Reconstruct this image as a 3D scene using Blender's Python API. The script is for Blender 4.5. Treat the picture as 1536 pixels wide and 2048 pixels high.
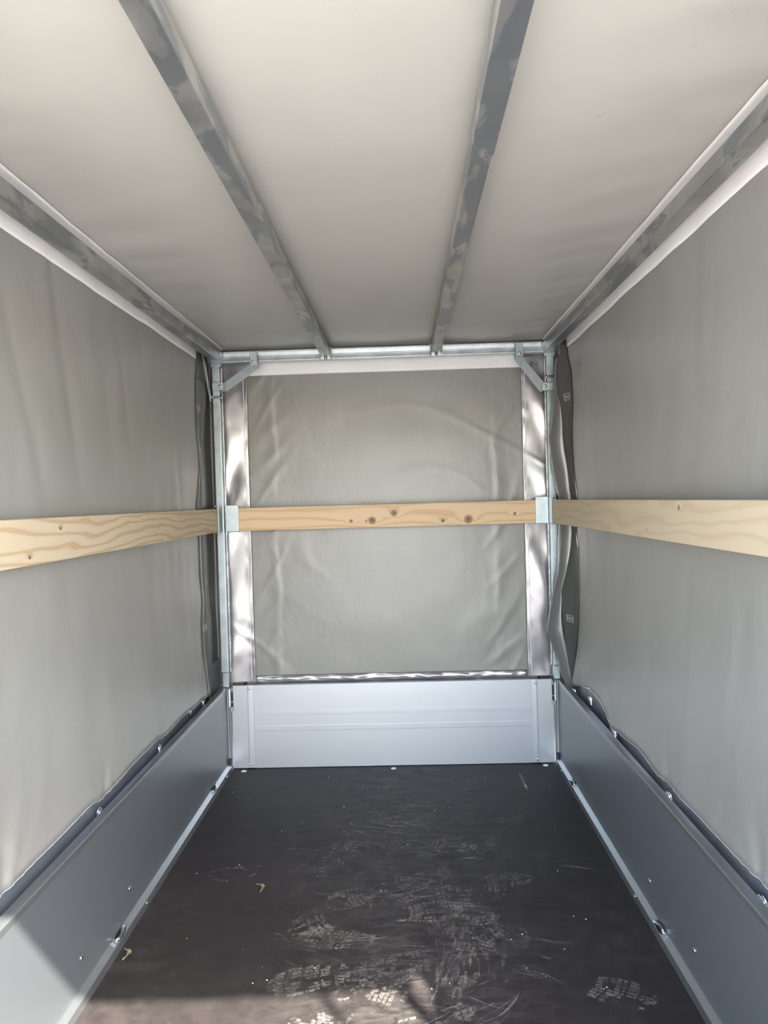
import bpy, bmesh, math, random
from mathutils import Vector, Matrix, noise

# ------------------------------------------------------------------ clear
for o in list(bpy.data.objects):
    bpy.data.objects.remove(o, do_unlink=True)
scene = bpy.context.scene
COL = scene.collection
random.seed(7)

# ------------------------------------------------------------------ camera
CAM = Vector((0.06597, -0.40942, 1.07567))
YAW, PITCH, ROLL, FPX = 0.02612, -0.01680, 0.02813, 1450.0
def rot_cam():
    cy, sy = math.cos(YAW), math.sin(YAW); cp, sp = math.cos(PITCH), math.sin(PITCH); cr, sr = math.cos(ROLL), math.sin(ROLL)
    Rz = Matrix(((cy, -sy, 0), (sy, cy, 0), (0, 0, 1)))
    Rx = Matrix(((1, 0, 0), (0, cp, -sp), (0, sp, cp)))
    Ry = Matrix(((cr, 0, sr), (0, 1, 0), (-sr, 0, cr)))
    return Rz @ Rx @ Ry
M3 = rot_cam()
right, fwd, up = M3.col[0], M3.col[1], M3.col[2]
cam_d = bpy.data.cameras.new('camera')
cam = bpy.data.objects.new('camera', cam_d); COL.objects.link(cam)
mw = Matrix.Identity(4)
for i in range(3):
    mw[i][0] = right[i]; mw[i][1] = up[i]; mw[i][2] = -fwd[i]; mw[i][3] = CAM[i]
cam.matrix_world = mw
cam_d.sensor_fit = 'HORIZONTAL'; cam_d.sensor_width = 36.0; cam_d.lens = FPX / 1536.0 * 36.0
cam_d.clip_start = 0.02; cam_d.clip_end = 500
scene.camera = cam

# ------------------------------------------------------------------ world, sun, exposure
SUN_DIR = Vector((-0.466, 0.776, -1.0)).normalized()      # the way the light travels
world = bpy.data.worlds.new('world'); scene.world = world; world.use_nodes = True
wn, wl = world.node_tree.nodes, world.node_tree.links
wn.clear()
sky = wn.new('ShaderNodeTexSky'); sky.sky_type = 'NISHITA'; sky.sun_disc = False
sky.sun_elevation = math.asin(-SUN_DIR.z)
sky.sun_rotation = math.atan2(-SUN_DIR.x, -SUN_DIR.y)
sky.air_density = 1.0; sky.dust_density = 1.6; sky.ozone_density = 1.0
bg = wn.new('ShaderNodeBackground'); bg.inputs['Strength'].default_value = 1.0
wo = wn.new('ShaderNodeOutputWorld')
wl.new(sky.outputs[0], bg.inputs[0]); wl.new(bg.outputs[0], wo.inputs[0])
sun_d = bpy.data.lights.new('sun', 'SUN'); sun_d.energy = 19.0; sun_d.angle = math.radians(0.8); sun_d.color = (1.0, 0.95, 0.88)
sun = bpy.data.objects.new('sun', sun_d); COL.objects.link(sun)
sun.rotation_euler = SUN_DIR.to_track_quat('-Z', 'Y').to_euler(); sun.location = (3, -5, 7)
vs = scene.view_settings
vs.view_transform = 'Standard'; vs.look = 'None'; vs.exposure = 0.76; vs.gamma = 1.0; vs.use_curve_mapping = False

# ------------------------------------------------------------------ node helpers
class NT:
    def __init__(s, name):
        s.m = bpy.data.materials.new(name); s.m.use_nodes = True
        s.n, s.l = s.m.node_tree.nodes, s.m.node_tree.links
        s.n.clear()
        s.out = s.n.new('ShaderNodeOutputMaterial')
    def new(s, t, **kw):
        nd = s.n.new(t)
        for k, v in kw.items(): setattr(nd, k, v)
        return nd
    def put(s, sock, v):
        if isinstance(v, bpy.types.NodeSocket): s.l.new(v, sock)
        elif v is not None: sock.default_value = v
    def math(s, op, a, b=None, c=None, clamp=False):
        nd = s.new('ShaderNodeMath', operation=op); nd.use_clamp = clamp
        s.put(nd.inputs[0], a)
        if b is not None: s.put(nd.inputs[1], b)
        if c is not None: s.put(nd.inputs[2], c)
        return nd.outputs[0]
    def coord(s, which='Object'):
        return s.new('ShaderNodeTexCoord').outputs[which]
    def mapping(s, vec, scale=(1, 1, 1), loc=(0, 0, 0), rot=(0, 0, 0)):
        nd = s.new('ShaderNodeMapping')
        nd.inputs['Scale'].default_value = scale; nd.inputs['Location'].default_value = loc; nd.inputs['Rotation'].default_value = rot
        s.l.new(vec, nd.inputs['Vector']); return nd.outputs[0]
    def noise(s, vec, scale, detail=3, rough=0.55, dist=0.0):
        nd = s.new('ShaderNodeTexNoise'); s.l.new(vec, nd.inputs['Vector'])
        nd.inputs['Scale'].default_value = scale; nd.inputs['Detail'].default_value = detail
        nd.inputs['Roughness'].default_value = rough; nd.inputs['Distortion'].default_value = dist
        return nd.outputs[0]
    def ramp(s, fac, stops, interp='LINEAR'):
        nd = s.new('ShaderNodeValToRGB'); nd.color_ramp.interpolation = interp
        el = nd.color_ramp.elements
        while len(el) < len(stops): el.new(0.5)
        for e, (p, c) in zip(el, stops):
            e.position = p; e.color = (c, c, c, 1) if isinstance(c, (int, float)) else (*c, 1)
        s.put(nd.inputs[0], fac); return nd.outputs[0]
    def mix(s, fac, a, b, mode='MIX'):
        nd = s.new('ShaderNodeMix', data_type='RGBA', blend_type=mode)
        s.put(nd.inputs[0], fac)
        s.put(nd.inputs[6], a if isinstance(a, bpy.types.NodeSocket) else (*a, 1))
        s.put(nd.inputs[7], b if isinstance(b, bpy.types.NodeSocket) else (*b, 1))
        return nd.outputs[2]
    def bump(s, h, strength, dist):
        nd = s.new('ShaderNodeBump'); nd.inputs['Strength'].default_value = strength; nd.inputs['Distance'].default_value = dist
        s.l.new(h, nd.inputs['Height']); return nd.outputs[0]
    def bsdf(s, color, rough=0.5, metal=0.0, normal=None, spec=0.5, **kw):
        nd = s.new('ShaderNodeBsdfPrincipled')
        s.put(nd.inputs['Base Color'], color if isinstance(color, bpy.types.NodeSocket) else (*color, 1))
        s.put(nd.inputs['Roughness'], rough); s.put(nd.inputs['Metallic'], metal); s.put(nd.inputs['Specular IOR Level'], spec)
        if normal is not None: s.l.new(normal, nd.inputs['Normal'])
        for k, v in kw.items(): s.put(nd.inputs[k], v)
        s.l.new(nd.outputs[0], s.out.inputs[0]); return nd
    def xyz(s, vec):
        nd = s.new('ShaderNodeSeparateXYZ'); s.l.new(vec, nd.inputs[0]); return nd.outputs

def mat_tarp(name, base, rough, bump=0.12, spec=0.5, metal=0.0, big=0.0):
    t = NT(name); g = t.new('ShaderNodeNewGeometry').outputs['Position']
    tint = t.noise(g, 2.2, 4)
    c = t.mix(t.ramp(tint, [(0.3, 0.0), (0.75, 1.0)]), tuple(v * 0.94 for v in base), tuple(min(1, v * 1.05) for v in base))
    spk = t.noise(g, 36, 2)
    c = t.mix(t.ramp(spk, [(0.74, 0.0), (0.80, 0.35)]), c, tuple(v * 0.6 for v in base))
    weave = t.noise(g, 900, 2)
    wr = t.noise(t.mapping(g, (3.0, 3.0, 1.4)), 4.0, 5, 0.6, 0.6)
    h = t.math('ADD', t.math('MULTIPLY', weave, 0.04), t.math('MULTIPLY', wr, 1.0 + big))
    t.bsdf(c, rough, metal, t.bump(h, bump, 0.02), spec)
    return t.m

def mat_zinc(name, a, b, rough=0.38, metal=0.9, scale=14, stain=None):
    t = NT(name); g = t.new('ShaderNodeNewGeometry').outputs['Position']
    n1 = t.noise(g, scale, 5, 0.65, 0.8)
    c = t.mix(t.ramp(n1, [(0.35, 0.0), (0.65, 1.0)]), a, b)
    r = t.math('MULTIPLY_ADD', n1, 0.25, rough - 0.1)
    if stain:
        v = t.new('ShaderNodeTexVoronoi'); t.l.new(t.mapping(g, (9, 3.2, 9)), v.inputs['Vector']); v.inputs['Scale'].default_value = 2.2
        n2 = t.noise(t.mapping(g, (12, 3.2, 12)), 1.5, 3, 0.55, 0.9)
        c = t.mix(t.ramp(n2, [(0.50, 0.0), (0.545, 0.75)]), c, stain)
        r = t.math('ADD', r, t.math('MULTIPLY', n2, 0.15))
    t.bsdf(c, r, metal, t.bump(t.noise(g, 260, 2), 0.05, 0.002))
    return t.m

def mat_plain(name, col, rough=0.5, metal=0.0, spec=0.5):
    t = NT(name); g = t.new('ShaderNodeNewGeometry').outputs['Position']
    n1 = t.noise(g, 120, 2)
    t.bsdf(t.mix(n1, tuple(v * 0.92 for v in col), tuple(min(1, v * 1.06) for v in col)), rough, metal, None, spec)
    return t.m

def mat_alu(name, col, rough, axis, metal=0.85):
    t = NT(name); g = t.new('ShaderNodeNewGeometry').outputs['Position']
    sc = [60, 60, 60]; sc[axis] = 0.6
    br = t.noise(t.mapping(g, tuple(sc)), 6, 3)
    cl = t.noise(g, 3, 3)
    c = t.mix(t.math('MULTIPLY_ADD', cl, 0.5, t.math('MULTIPLY', br, 0.5)), tuple(v * 0.94 for v in col), tuple(min(1, v * 1.03) for v in col))
    t.bsdf(c, t.math('MULTIPLY_ADD', br, 0.10, rough - 0.05), metal, t.bump(br, 0.03, 0.001))
    return t.m

def mat_wood(name, pale, dark, knots, freq, seed, z0, amp=5.0, grain=0.5):
    # local axes: x along the board, z across; knots: (x, z, radius)
    t = NT(name); o = t.coord('Object'); x, y, z = t.xyz(o)
    nz = t.noise(t.mapping(o, (1.5, 3, 7), (seed, seed * 2, 0)), 1.5, 2, 0.5, 0.3)
    fine = t.noise(t.mapping(o, (6, 60, 60), (seed, 0, 0)), 5, 3)
    v = t.math('ADD', t.math('MULTIPLY', t.math('SUBTRACT', z, z0), freq), t.math('MULTIPLY', nz, amp * 2.4))
    core = None
    for kx, kz, kr in knots:
        dx = t.math('DIVIDE', t.math('SUBTRACT', x, kx), kr); dz = t.math('DIVIDE', t.math('SUBTRACT', z, kz), kr)
        r2 = t.math('ADD', t.math('MULTIPLY', dx, dx), t.math('MULTIPLY', dz, dz))
        r2w = t.math('ADD', t.math('MULTIPLY', t.math('MULTIPLY', dx, dx), 0.10), t.math('MULTIPLY', t.math('MULTIPLY', dz, dz), 0.45))
        g = t.math('EXPONENT', t.math('MULTIPLY', r2w, -1.0))
        v = t.math('ADD', v, t.math('MULTIPLY', g, 60 * kr + 1.4))
        k = t.math('EXPONENT', t.math('MULTIPLY', t.math('MULTIPLY', r2, r2), -1.0))
        core = k if core is None else t.math('MAXIMUM', core, k)
    sn = t.math('SINE', t.math('MULTIPLY', v, 3.14159))
    line = t.ramp(t.math('MULTIPLY_ADD', sn, 0.5, 0.5), [(0.0, 0.0), (0.55, 0.06), (0.86, 0.45), (0.97, 1.0), (1.0, 0.55)])
    c = t.mix(t.math('MULTIPLY', line, grain), pale, dark)
    c = t.mix(t.math('MULTIPLY', fine, 0.28), c, tuple(v * 0.78 for v in pale))
    if core is not None:
        c = t.mix(t.ramp(core, [(0.15, 0.0), (0.45, 0.8), (0.7, 0.55), (0.95, 0.85)]), c, tuple(v * 0.40 for v in dark))
        kn = t.noise(o, 180, 3)
        c = t.mix(t.math('MULTIPLY', t.ramp(core, [(0.8, 0.0), (0.97, 1.0)]), t.ramp(kn, [(0.5, 0.0), (0.6, 1.0)])), c, (0.03, 0.015, 0.01))
    t.bsdf(c, 0.55, 0.0, t.bump(t.math('ADD', line, fine), 0.06, 0.002), 0.35)
    return t.m

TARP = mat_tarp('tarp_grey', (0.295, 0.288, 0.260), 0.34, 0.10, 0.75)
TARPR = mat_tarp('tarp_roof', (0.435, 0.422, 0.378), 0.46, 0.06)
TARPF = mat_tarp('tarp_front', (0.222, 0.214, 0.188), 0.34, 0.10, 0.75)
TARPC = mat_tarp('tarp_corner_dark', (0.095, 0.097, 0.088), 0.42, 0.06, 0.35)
TARPS = mat_tarp('tarp_silver', (0.345, 0.33, 0.33), 0.27, 0.03, 0.6, 0.55, 0.0)
TARPX = mat_tarp('tarp_flap', (0.20, 0.195, 0.185), 0.28, 0.14, 0.7, 0.25, 0.3)
SKIRT = mat_tarp('tarp_skirt_shaded', (0.13, 0.14, 0.16), 0.34, 0.06)  # dark blue-grey carries the shade behind the tarpaulin's lower edge
HEM = mat_tarp('hem_white', (0.86, 0.83, 0.80), 0.40, 0.04)
WELD = mat_plain('weld_line', (0.85, 0.83, 0.82), 0.35)
MARK = mat_plain('print_white', (0.50, 0.50, 0.48), 0.5)
INK = mat_plain('print_black', (0.05, 0.05, 0.05), 0.5)
ZINC = mat_zinc('zinc_bright', (0.36, 0.415, 0.43), (0.47, 0.515, 0.525), 0.36)
ZINCS = mat_zinc('zinc_strap', (0.25, 0.285, 0.29), (0.34, 0.37, 0.375), 0.42)
ZINCB = mat_zinc('zinc_beam', (0.46, 0.51, 0.515), (0.60, 0.64, 0.64), 0.32)
ZINCD = mat_zinc('zinc_rail', (0.42, 0.425, 0.415), (0.64, 0.64, 0.62), 0.30, 0.9, 6, (0.30, 0.335, 0.365))
BOLT = mat_plain('bolt_chrome', (0.80, 0.84, 0.86), 0.16, 1.0)
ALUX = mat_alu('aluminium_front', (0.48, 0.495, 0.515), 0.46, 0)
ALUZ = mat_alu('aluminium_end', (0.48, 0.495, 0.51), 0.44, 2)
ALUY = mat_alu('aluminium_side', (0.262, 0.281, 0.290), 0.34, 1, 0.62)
ALUR = mat_alu('aluminium_rail', (0.41, 0.43, 0.435), 0.36, 1)
BLACK = mat_plain('black_plastic_and_gap', (0.012, 0.012, 0.014), 0.5)  # plastic parts; also paints the dark of open gaps and holes
WHITEP = mat_plain('white_plastic', (0.80, 0.80, 0.78), 0.4)
LEAF = mat_plain('dry_leaf', (0.22, 0.19, 0.11), 0.7)
GRIT = mat_plain('grit', (0.75, 0.73, 0.68), 0.7)
WEB = mat_plain('webbing', (0.03, 0.03, 0.035), 0.8)

def mat_floor():
    t = NT('floor_film'); g = t.new('ShaderNodeNewGeometry').outputs['Position']
    x, y, z = t.xyz(g)
    u = t.math('SINE', t.math('MULTIPLY', t.math('ADD', x, t.math('MULTIPLY', y, 0.55)), 2 * math.pi / 0.0042))
    w = t.math('SINE', t.math('MULTIPLY', t.math('SUBTRACT', y, t.math('MULTIPLY', x, 0.55)), 2 * math.pi / 0.0042))
    mesh = t.math('MULTIPLY', u, w)
    dust = t.noise(g, 2.4, 5, 0.6)
    dust2 = t.noise(g, 22, 4, 0.65)
    c = t.mix(t.math('MULTIPLY_ADD', mesh, 0.5, 0.5), (0.0175, 0.0142, 0.0135), (0.0305, 0.0250, 0.0236))
    c = t.mix(t.math('MULTIPLY', t.ramp(dust, [(0.45, 0.0), (0.75, 1.0)]), t.ramp(dust2, [(0.4, 0.0), (0.7, 0.5)])), c, (0.10, 0.087, 0.076))
    dx = t.math('DIVIDE', t.math('SUBTRACT', x, 0.07), 0.27)
    track = t.math('EXPONENT', t.math('MULTIPLY', t.math('MULTIPLY', dx, dx), -1.0))
    dust3 = t.noise(t.mapping(g, (7, 16, 1)), 2.0, 5, 0.7, 1.0)
    c = t.mix(t.math('MULTIPLY', track, t.ramp(dust3, [(0.42, 0.0), (0.72, 0.62)])), c, (0.115, 0.104, 0.092))
    t.bsdf(c, t.math('MULTIPLY_ADD', dust2, 0.2, 0.48), 0.0, t.bump(mesh, 0.22, 0.0008), 0.28)
    return t.m
FLOOR = mat_floor()

def mat_dust():
    t = NT('dust_print'); g = t.new('ShaderNodeNewGeometry').outputs['Position']
    a = t.new('ShaderNodeAttribute', attribute_name='dust').outputs['Fac']
    n1 = t.ramp(t.noise(g, 130, 4, 0.7), [(0.32, 0.25), (0.62, 1.0)])
    n2 = t.ramp(t.noise(g, 11, 3, 0.6), [(0.34, 0.25), (0.56, 1.0)])
    f = t.math('MULTIPLY', a, t.math('MULTIPLY', n1, n2), clamp=True)
    d = t.new('ShaderNodeBsdfDiffuse'); d.inputs['Color'].default_value = (0.40, 0.36, 0.315, 1)
    tr = t.new('ShaderNodeBsdfTransparent'); mx = t.new('ShaderNodeMixShader')
    t.l.new(f, mx.inputs[0]); t.l.new(tr.outputs[0], mx.inputs[1]); t.l.new(d.outputs[0], mx.inputs[2]); t.l.new(mx.outputs[0], t.out.inputs[0])
    return t.m
DUST = mat_dust()

def mat_ground():
    t = NT('ground_gravel'); g = t.new('ShaderNodeNewGeometry').outputs['Position']
    n1 = t.noise(g, 35, 4, 0.7); n2 = t.noise(g, 0.6, 3)
    c = t.mix(t.ramp(n1, [(0.3, 0.0), (0.7, 1.0)]), (0.38, 0.355, 0.325), (0.62, 0.59, 0.55))
    c = t.mix(t.math('MULTIPLY', n2, 0.5), c, (0.5, 0.47, 0.43))
    t.bsdf(c, 0.85, 0.0, t.bump(n1, 0.5, 0.02))
    return t.m
GROUND = mat_ground()

# ------------------------------------------------------------------ mesh helpers
class MB:
    def __init__(s): s.v = []; s.f = []; s.sm = []
    def add(s, vs_, fs, smooth=False):
        b = len(s.v); s.v += [tuple(p) for p in vs_]
        for f in fs: s.f.append([b + i for i in f]); s.sm.append(smooth)
        return s
    def box(s, x0, x1, y0, y1, z0, z1):
        return s.add([(x0, y0, z0), (x1, y0, z0), (x1, y1, z0), (x0, y1, z0), (x0, y0, z1), (x1, y0, z1), (x1, y1, z1), (x0, y1, z1)],
                     [(0, 3, 2, 1), (4, 5, 6, 7), (0, 1, 5, 4), (1, 2, 6, 5), (2, 3, 7, 6), (3, 0, 4, 7)])
    def prism(s, poly, axis, a, b):
        # poly: 2D points in the two other axes (x,z for axis y; x,y for z; y,z for x)
        def P(p, t):
            return {0: (t, p[0], p[1]), 1: (p[0], t, p[1]), 2: (p[0], p[1], t)}[axis]
        n = len(poly)
        return s.add([P(p, a) for p in poly] + [P(p, b) for p in poly],
                     [tuple(range(n))[::-1], tuple(range(n, 2 * n))] + [(i, (i + 1) % n, n + (i + 1) % n, n + i) for i in range(n)])
    def cyl(s, p0, p1, r, n=12, r1=None, caps=True):
        p0, p1 = Vector(p0), Vector(p1); d = (p1 - p0).normalized()
        a = d.orthogonal().normalized(); b = d.cross(a); r1 = r if r1 is None else r1
        vs_ = [p0 + (a * math.cos(t) + b * math.sin(t)) * r for t in [2 * math.pi * i / n for i in range(n)]]
        vs_ += [p1 + (a * math.cos(t) + b * math.sin(t)) * r1 for t in [2 * math.pi * i / n for i in range(n)]]
        s.add(vs_, [(i, (i + 1) % n, n + (i + 1) % n, n + i) for i in range(n)], True)
        if caps: s.add(vs_, [tuple(range(n))[::-1], tuple(range(n, 2 * n))])
        return s
    def dome(s, c, nrm, r, h, n=12, rings=3):
        c, d = Vector(c), Vector(nrm).normalized(); a = d.orthogonal().normalized(); b = d.cross(a)
        vs_ = []
        for k in range(rings):
            t = k / rings * math.pi / 2
            for i in range(n):
                q = 2 * math.pi * i / n
                vs_.append(c + (a * math.cos(q) + b * math.sin(q)) * (r * math.cos(t)) + d * (h * math.sin(t)))
        vs_.append(c + d * h)
        fs = []
        for k in range(rings - 1):
            fs += [(k * n + i, k * n + (i + 1) % n, (k + 1) * n + (i + 1) % n, (k + 1) * n + i) for i in range(n)]
        fs += [((rings - 1) * n + i, (rings - 1) * n + (i + 1) % n, rings * n) for i in range(n)]
        fs.append(tuple(range(n))[::-1])
        return s.add(vs_, fs, True)
    def tube(s, pts, r, n=8):
        for p, q in zip(pts[:-1], pts[1:]): s.cyl(p, q, r, n)
        return s
    def torus(s, c, nrm, R, r, n=18, m=8, a0=0.0, a1=2 * math.pi):
        c, d = Vector(c), Vector(nrm).normalized(); a = d.orthogonal().normalized(); b = d.cross(a)
        full = abs(a1 - a0 - 2 * math.pi) < 1e-6
        k = n if full else n + 1
        vs_ = []
        for i in range(k):
            q = a0 + (a1 - a0) * i / n; e = a * math.cos(q) + b * math.sin(q)
            for j in range(m):
                w = 2 * math.pi * j / m
                vs_.append(c + e * (R + r * math.cos(w)) + d * (r * math.sin(w)))
        fs = []
        for i in range(n if full else n):
            i2 = (i + 1) % k
            fs += [(i * m + j, i2 * m + j, i2 * m + (j + 1) % m, i * m + (j + 1) % m) for j in range(m)]
        return s.add(vs_, fs, True)
    def grid(s, fn, nu, nv, smooth=True, flip=False):
        vs_ = [fn(i / nu, j / nv) for j in range(nv + 1) for i in range(nu + 1)]
        fs = []
        for j in range(nv):
            for i in range(nu):
                q = (j * (nu + 1) + i, j * (nu + 1) + i + 1, (j + 1) * (nu + 1) + i + 1, (j + 1) * (nu + 1) + i)
                fs.append(q[::-1] if flip else q)
        return s.add(vs_, fs, smooth)
    def build(s, name, mat, parent=None, bevel=0.0, solid=0.0, label=None):
        c = [(min(p[i] for p in s.v) + max(p[i] for p in s.v)) / 2 for i in range(3)]
        c[2] = min(p[2] for p in s.v) if parent is None else c[2]
        me = bpy.data.meshes.new(name)
        me.from_pydata([(p[0] - c[0], p[1] - c[1], p[2] - c[2]) for p in s.v], [], s.f)
        me.polygons.foreach_set('use_smooth', s.sm); me.update()
        me.materials.append(mat)
        o = bpy.data.objects.new(name, me); COL.objects.link(o)
        WL[o.name] = Vector(c)
        if parent is not None:
            o.parent = parent; o.location = Vector(c) - WL[parent.name]
        else: o.location = c
        if bevel:
            bm = o.modifiers.new('bevel', 'BEVEL'); bm.width = bevel; bm.segments = 2; bm.limit_method = 'ANGLE'; bm.angle_limit = math.radians(40)
        if solid:
            sd = o.modifiers.new('solid', 'SOLIDIFY'); sd.thickness = solid; sd.offset = 0
        if label: o['label'] = label
        return o
WL = {}
def thing(name, label, cat, loc, group=None):
    o = bpy.data.objects.new(name, None); COL.objects.link(o); o.location = loc; WL[o.name] = Vector(loc)
    o.empty_display_size = 0.05
    o['label'] = label; o['category'] = cat
    if group: o['group'] = group
    return o
def tag(o, label, cat, group=None):
    o['label'] = label; o['category'] = cat
    if group: o['group'] = group
    return o
def struct(o, label=None):
    o['kind'] = 'structure'
    if label: o['label'] = label
    return o
def interp(tab, x):
    if x <= tab[0][0]: return tab[0][1]
    for (a, va), (b, vb) in zip(tab[:-1], tab[1:]):
        if x <= b:
            t = (x - a) / (b - a); t = t * t * (3 - 2 * t) if len(tab) > 3 else t
            return va + (vb - va) * t
    return tab[-1][1]
def N(*p): return noise.noise(Vector(p))
def fold(p, sharp=1.0):
    return 1.0 - abs(noise.noise(Vector(p))) * 2.0

LEN = 2.5
# ================================================================== SETTING
# ground outside the open rear
gm = MB().add([(-60, -60, -0.58), (60, -60, -0.58), (60, 60, -0.58), (-60, 60, -0.58)], [(0, 1, 2, 3)])
struct(gm.build('ground', GROUND), 'pale gravel ground around the trailer')

# floor plate
fl = struct(MB().box(-0.668, 0.668, -0.03, 2.53, -0.018, 0.0).build('floor', FLOOR), 'dark brown non-slip plywood floor of the trailer')
for x, y in ((-0.602, 2.474), (0.0, 2.474), (0.606, 2.478)):
    MB().dome((x, y, 0), (0, 0, 1), 0.011, 0.0035, 14).build('screw_head', WHITEP, fl, label='white round screw head')

# ---------------- side tarps
FAST = (0.885, 1.335, 1.775, 2.22)
ZF_L = [(0.0, .376), (.87, .374), (1.05, .377), (1.25, .383), (1.32, .371), (1.5, .382), (1.72, .384), (1.77, .370), (1.95, .377), (2.1, .366), (2.3, .360)]
ZF_R = [(0.0, 0.38), (0.89, 0.378), (1.1, 0.376), (1.33, 0.378), (1.4, 0.372), (1.55, 0.386), (1.7, 0.376), (1.8, 0.36), (1.87, 0.396), (1.94, 0.413), (2.05, 0.416), (2.16, 0.398), (2.3, 0.37)]
Z_TOP = 1.668
def wall_x(side, y, z):
    """inner surface of the side tarp, as |x|"""
    s = 3.7 if side > 0 else 9.1
    zf = interp(ZF_R if side > 0 else ZF_L, y)
    d = 0.0035 * N(y * 1.7, z * 1.1, s) + 0.0028 * N(y * 6.5, z * 1.2, s + 5) + 0.0012 * N(y * 14, z * 5, s + 9)
    sl = N(y * 3.1 + z * 0.8, z * 0.5, s + 20)
    d += 0.004 * max(0.0, 1 - abs(sl) * 7) * (0.4 + 0.6 * N(y, z * 2, s + 2))
    x = 0.691 + d
    k = math.exp(-max(0, z - zf) / 0.10)
    x -= 0.009 * k
    for yf in FAST:
        g = math.exp(-((y - yf) / (0.018 + max(0, z - zf) * 0.35)) ** 2) * math.exp(-max(0, z - zf) / 0.09)
        x += 0.0035 * g
        x += 0.0016 * math.sin((y - yf) / (0.012 + max(0, z - zf) * 0.2) * 2.0) * math.exp(-max(0, z - zf) / 0.10) * math.exp(-((y - yf) / 0.10) ** 2)
    return x
LA = [(1.665, 2.300), (1.617, 2.287), (1.50, 2.262), (1.41, 2.256), (1.335, 2.262), (1.29, 2.282), (1.225, 2.286), (1.13, 2.257), (1.076, 2.233), (.965, 2.245), (.817, 2.247), (.72, 2.268), (.614, 2.246), (.54, 2.248), (.44, 2.271), (.338, 2.285)][::-1]
LB = [(1.665, 2.44), (1.55, 2.43), (1.485, 2.400), (1.38, 2.347), (1.32, 2.320), (1.225, 2.305), (1.0, 2.300), (.8, 2.31), (.6, 2.33), (.45, 2.33), (.338, 2.33)][::-1]
RT = [ # z, A_y (on the wall), B_x (y 2.36), D_x (y 2.43)
 (1.660, 2.310, .690, .690), (1.580, 2.292, .666, .672), (1.532, 2.258, .660, .670), (1.476, 2.244, .662, .665), (1.407, 2.231, .670, .659), (1.351, 2.239, .677, .648), (1.298, 2.249, .680, .636),
 (1.239, 2.247, .686, .641), (1.170, 2.231, .694, .652), (1.101, 2.202, .700, .664), (1.064, 2.190, .703, .672), (.928, 2.216, .705, .668), (.886, 2.190, .700, .665), (.780, 2.192, .676, .662),
 (.710, 2.199, .656, .643), (.616, 2.215, .656, .624), (.557, 2.236, .663, .612), (.500, 2.257, .671, .630), (.431, 2.300, .678, .652), (.383, 2.320, .686, .665), (.335, 2.335, .695, .690)][::-1]
TA = [(r[0], r[1]) for r in RT]; TB = [(r[0], r[2]) for r in RT]; TD = [(r[0], r[3]) for r in RT]
def lin(tab, x):
    if x <= tab[0][0]: return tab[0][1]
    for (a, va), (b, vb) in zip(tab[:-1], tab[1:]):
        if x <= b: return va + (vb - va) * (x - a) / (b - a)
    return tab[-1][1]
def side_tarp(side):
    ny, nz = 210, 92
    def fn(u, v):
        y0 = 0.125
        z_est = 1.668 + (0.37 - 1.668) * v
        if side > 0: y0 = 0.176 if 1.265 < z_est < 1.345 else 0.085
        y1 = (lin(TA, z_est) + 0.008) if side > 0 else (interp(LA, z_est) + 0.03)
        y = y0 + (y1 - y0) * u
        zf = interp(ZF_R if side > 0 else ZF_L, y)
        z = Z_TOP + (zf - Z_TOP) * v
        x = wall_x(side, y, z)
        return (side * x, y, z)
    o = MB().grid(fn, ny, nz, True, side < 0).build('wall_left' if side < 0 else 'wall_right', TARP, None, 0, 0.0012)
    struct(o, 'grey tarpaulin side wall on the left' if side < 0 else 'grey tarpaulin side wall on the right')
    def skirt(u, v):
        y = 0.10 + (2.56 - 0.10) * u; z = 0.45 + (0.10 - 0.45) * v
        w = 0.003 * N(y * 8, z * 6, side * 4.0)
        if side > 0 and y > 1.75: w += 0.007 * N(y * 15, z * 22, 8.0) * math.sin(v * math.pi)
        return (side * (0.703 + w), y, z)
    MB().grid(skirt, 160, 16, True, side < 0).build('skirt', SKIRT, o, 0, 0.001, 'lower skirt behind the edge of the tarpaulin, shade put into its dark blue-grey')
    # thin bright cut edge of the tarpaulin
    def edge(u, v):
        y = 0.13 + (2.29 - 0.13) * u; zf = interp(ZF_R if side > 0 else ZF_L, y)
        return (side * (wall_x(side, y, zf) - 0.0012 + 0.0024 * v), y, zf - 0.0008 - 0.0004 * math.sin(v * math.pi))
    MB().grid(edge, 200, 2, True, side < 0).build('cut_edge', WELD, o, 0, 0.0006)
    # pale reinforcement band under the roof rail
    def hem(u, v):
        y = 0.18 + (2.305 - 0.18) * u; z = 1.664 + (1.615 + 0.006 * u - 1.664) * v
        return (side * (wall_x(side, y, z) - 0.0022), y, z)
    MB().grid(hem, 120, 4, True, side < 0).build('hem_band', HEM, o, 0, 0.0008, 'pale welded band along the top edge')
    # eyelets and hooks along the bottom
    for i, yf in enumerate(((1.319, 1.757, 2.079, 2.238) if side < 0 else (0.888, 1.343, 1.795, 2.075, 2.306))):
        zf = ((0.339, 0.344, 0.362, 0.348) if side < 0 else (0.340, 0.342, 0.349, 0.374, 0.341))[i]
        xx = 0.692 if side < 0 else 0.691
        e = MB().torus((side * xx, yf, zf), (side, 0, 0.25), 0.0085, 0.0024, 16, 6)
        eo = e.build('eyelet', BOLT, o, label='bright metal eyelet')
        q = 0.62 if side < 0 else 1.0
        h = MB().tube([(side * (xx - 0.004), yf - 0.020 * q, zf - 0.014 * q), (side * (xx - 0.005), yf - 0.008 * q, zf + 0.003 * q), (side * (xx - 0.005), yf + 0.010 * q, zf + 0.005 * q), (side * (xx + 0.001), yf + 0.016 * q, zf - 0.010 * q)], 0.0034 * q, 8)
        h.build('hook', BOLT, eo)
    return o
WL_O = side_tarp(-1)
WR_O = side_tarp(1)

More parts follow.
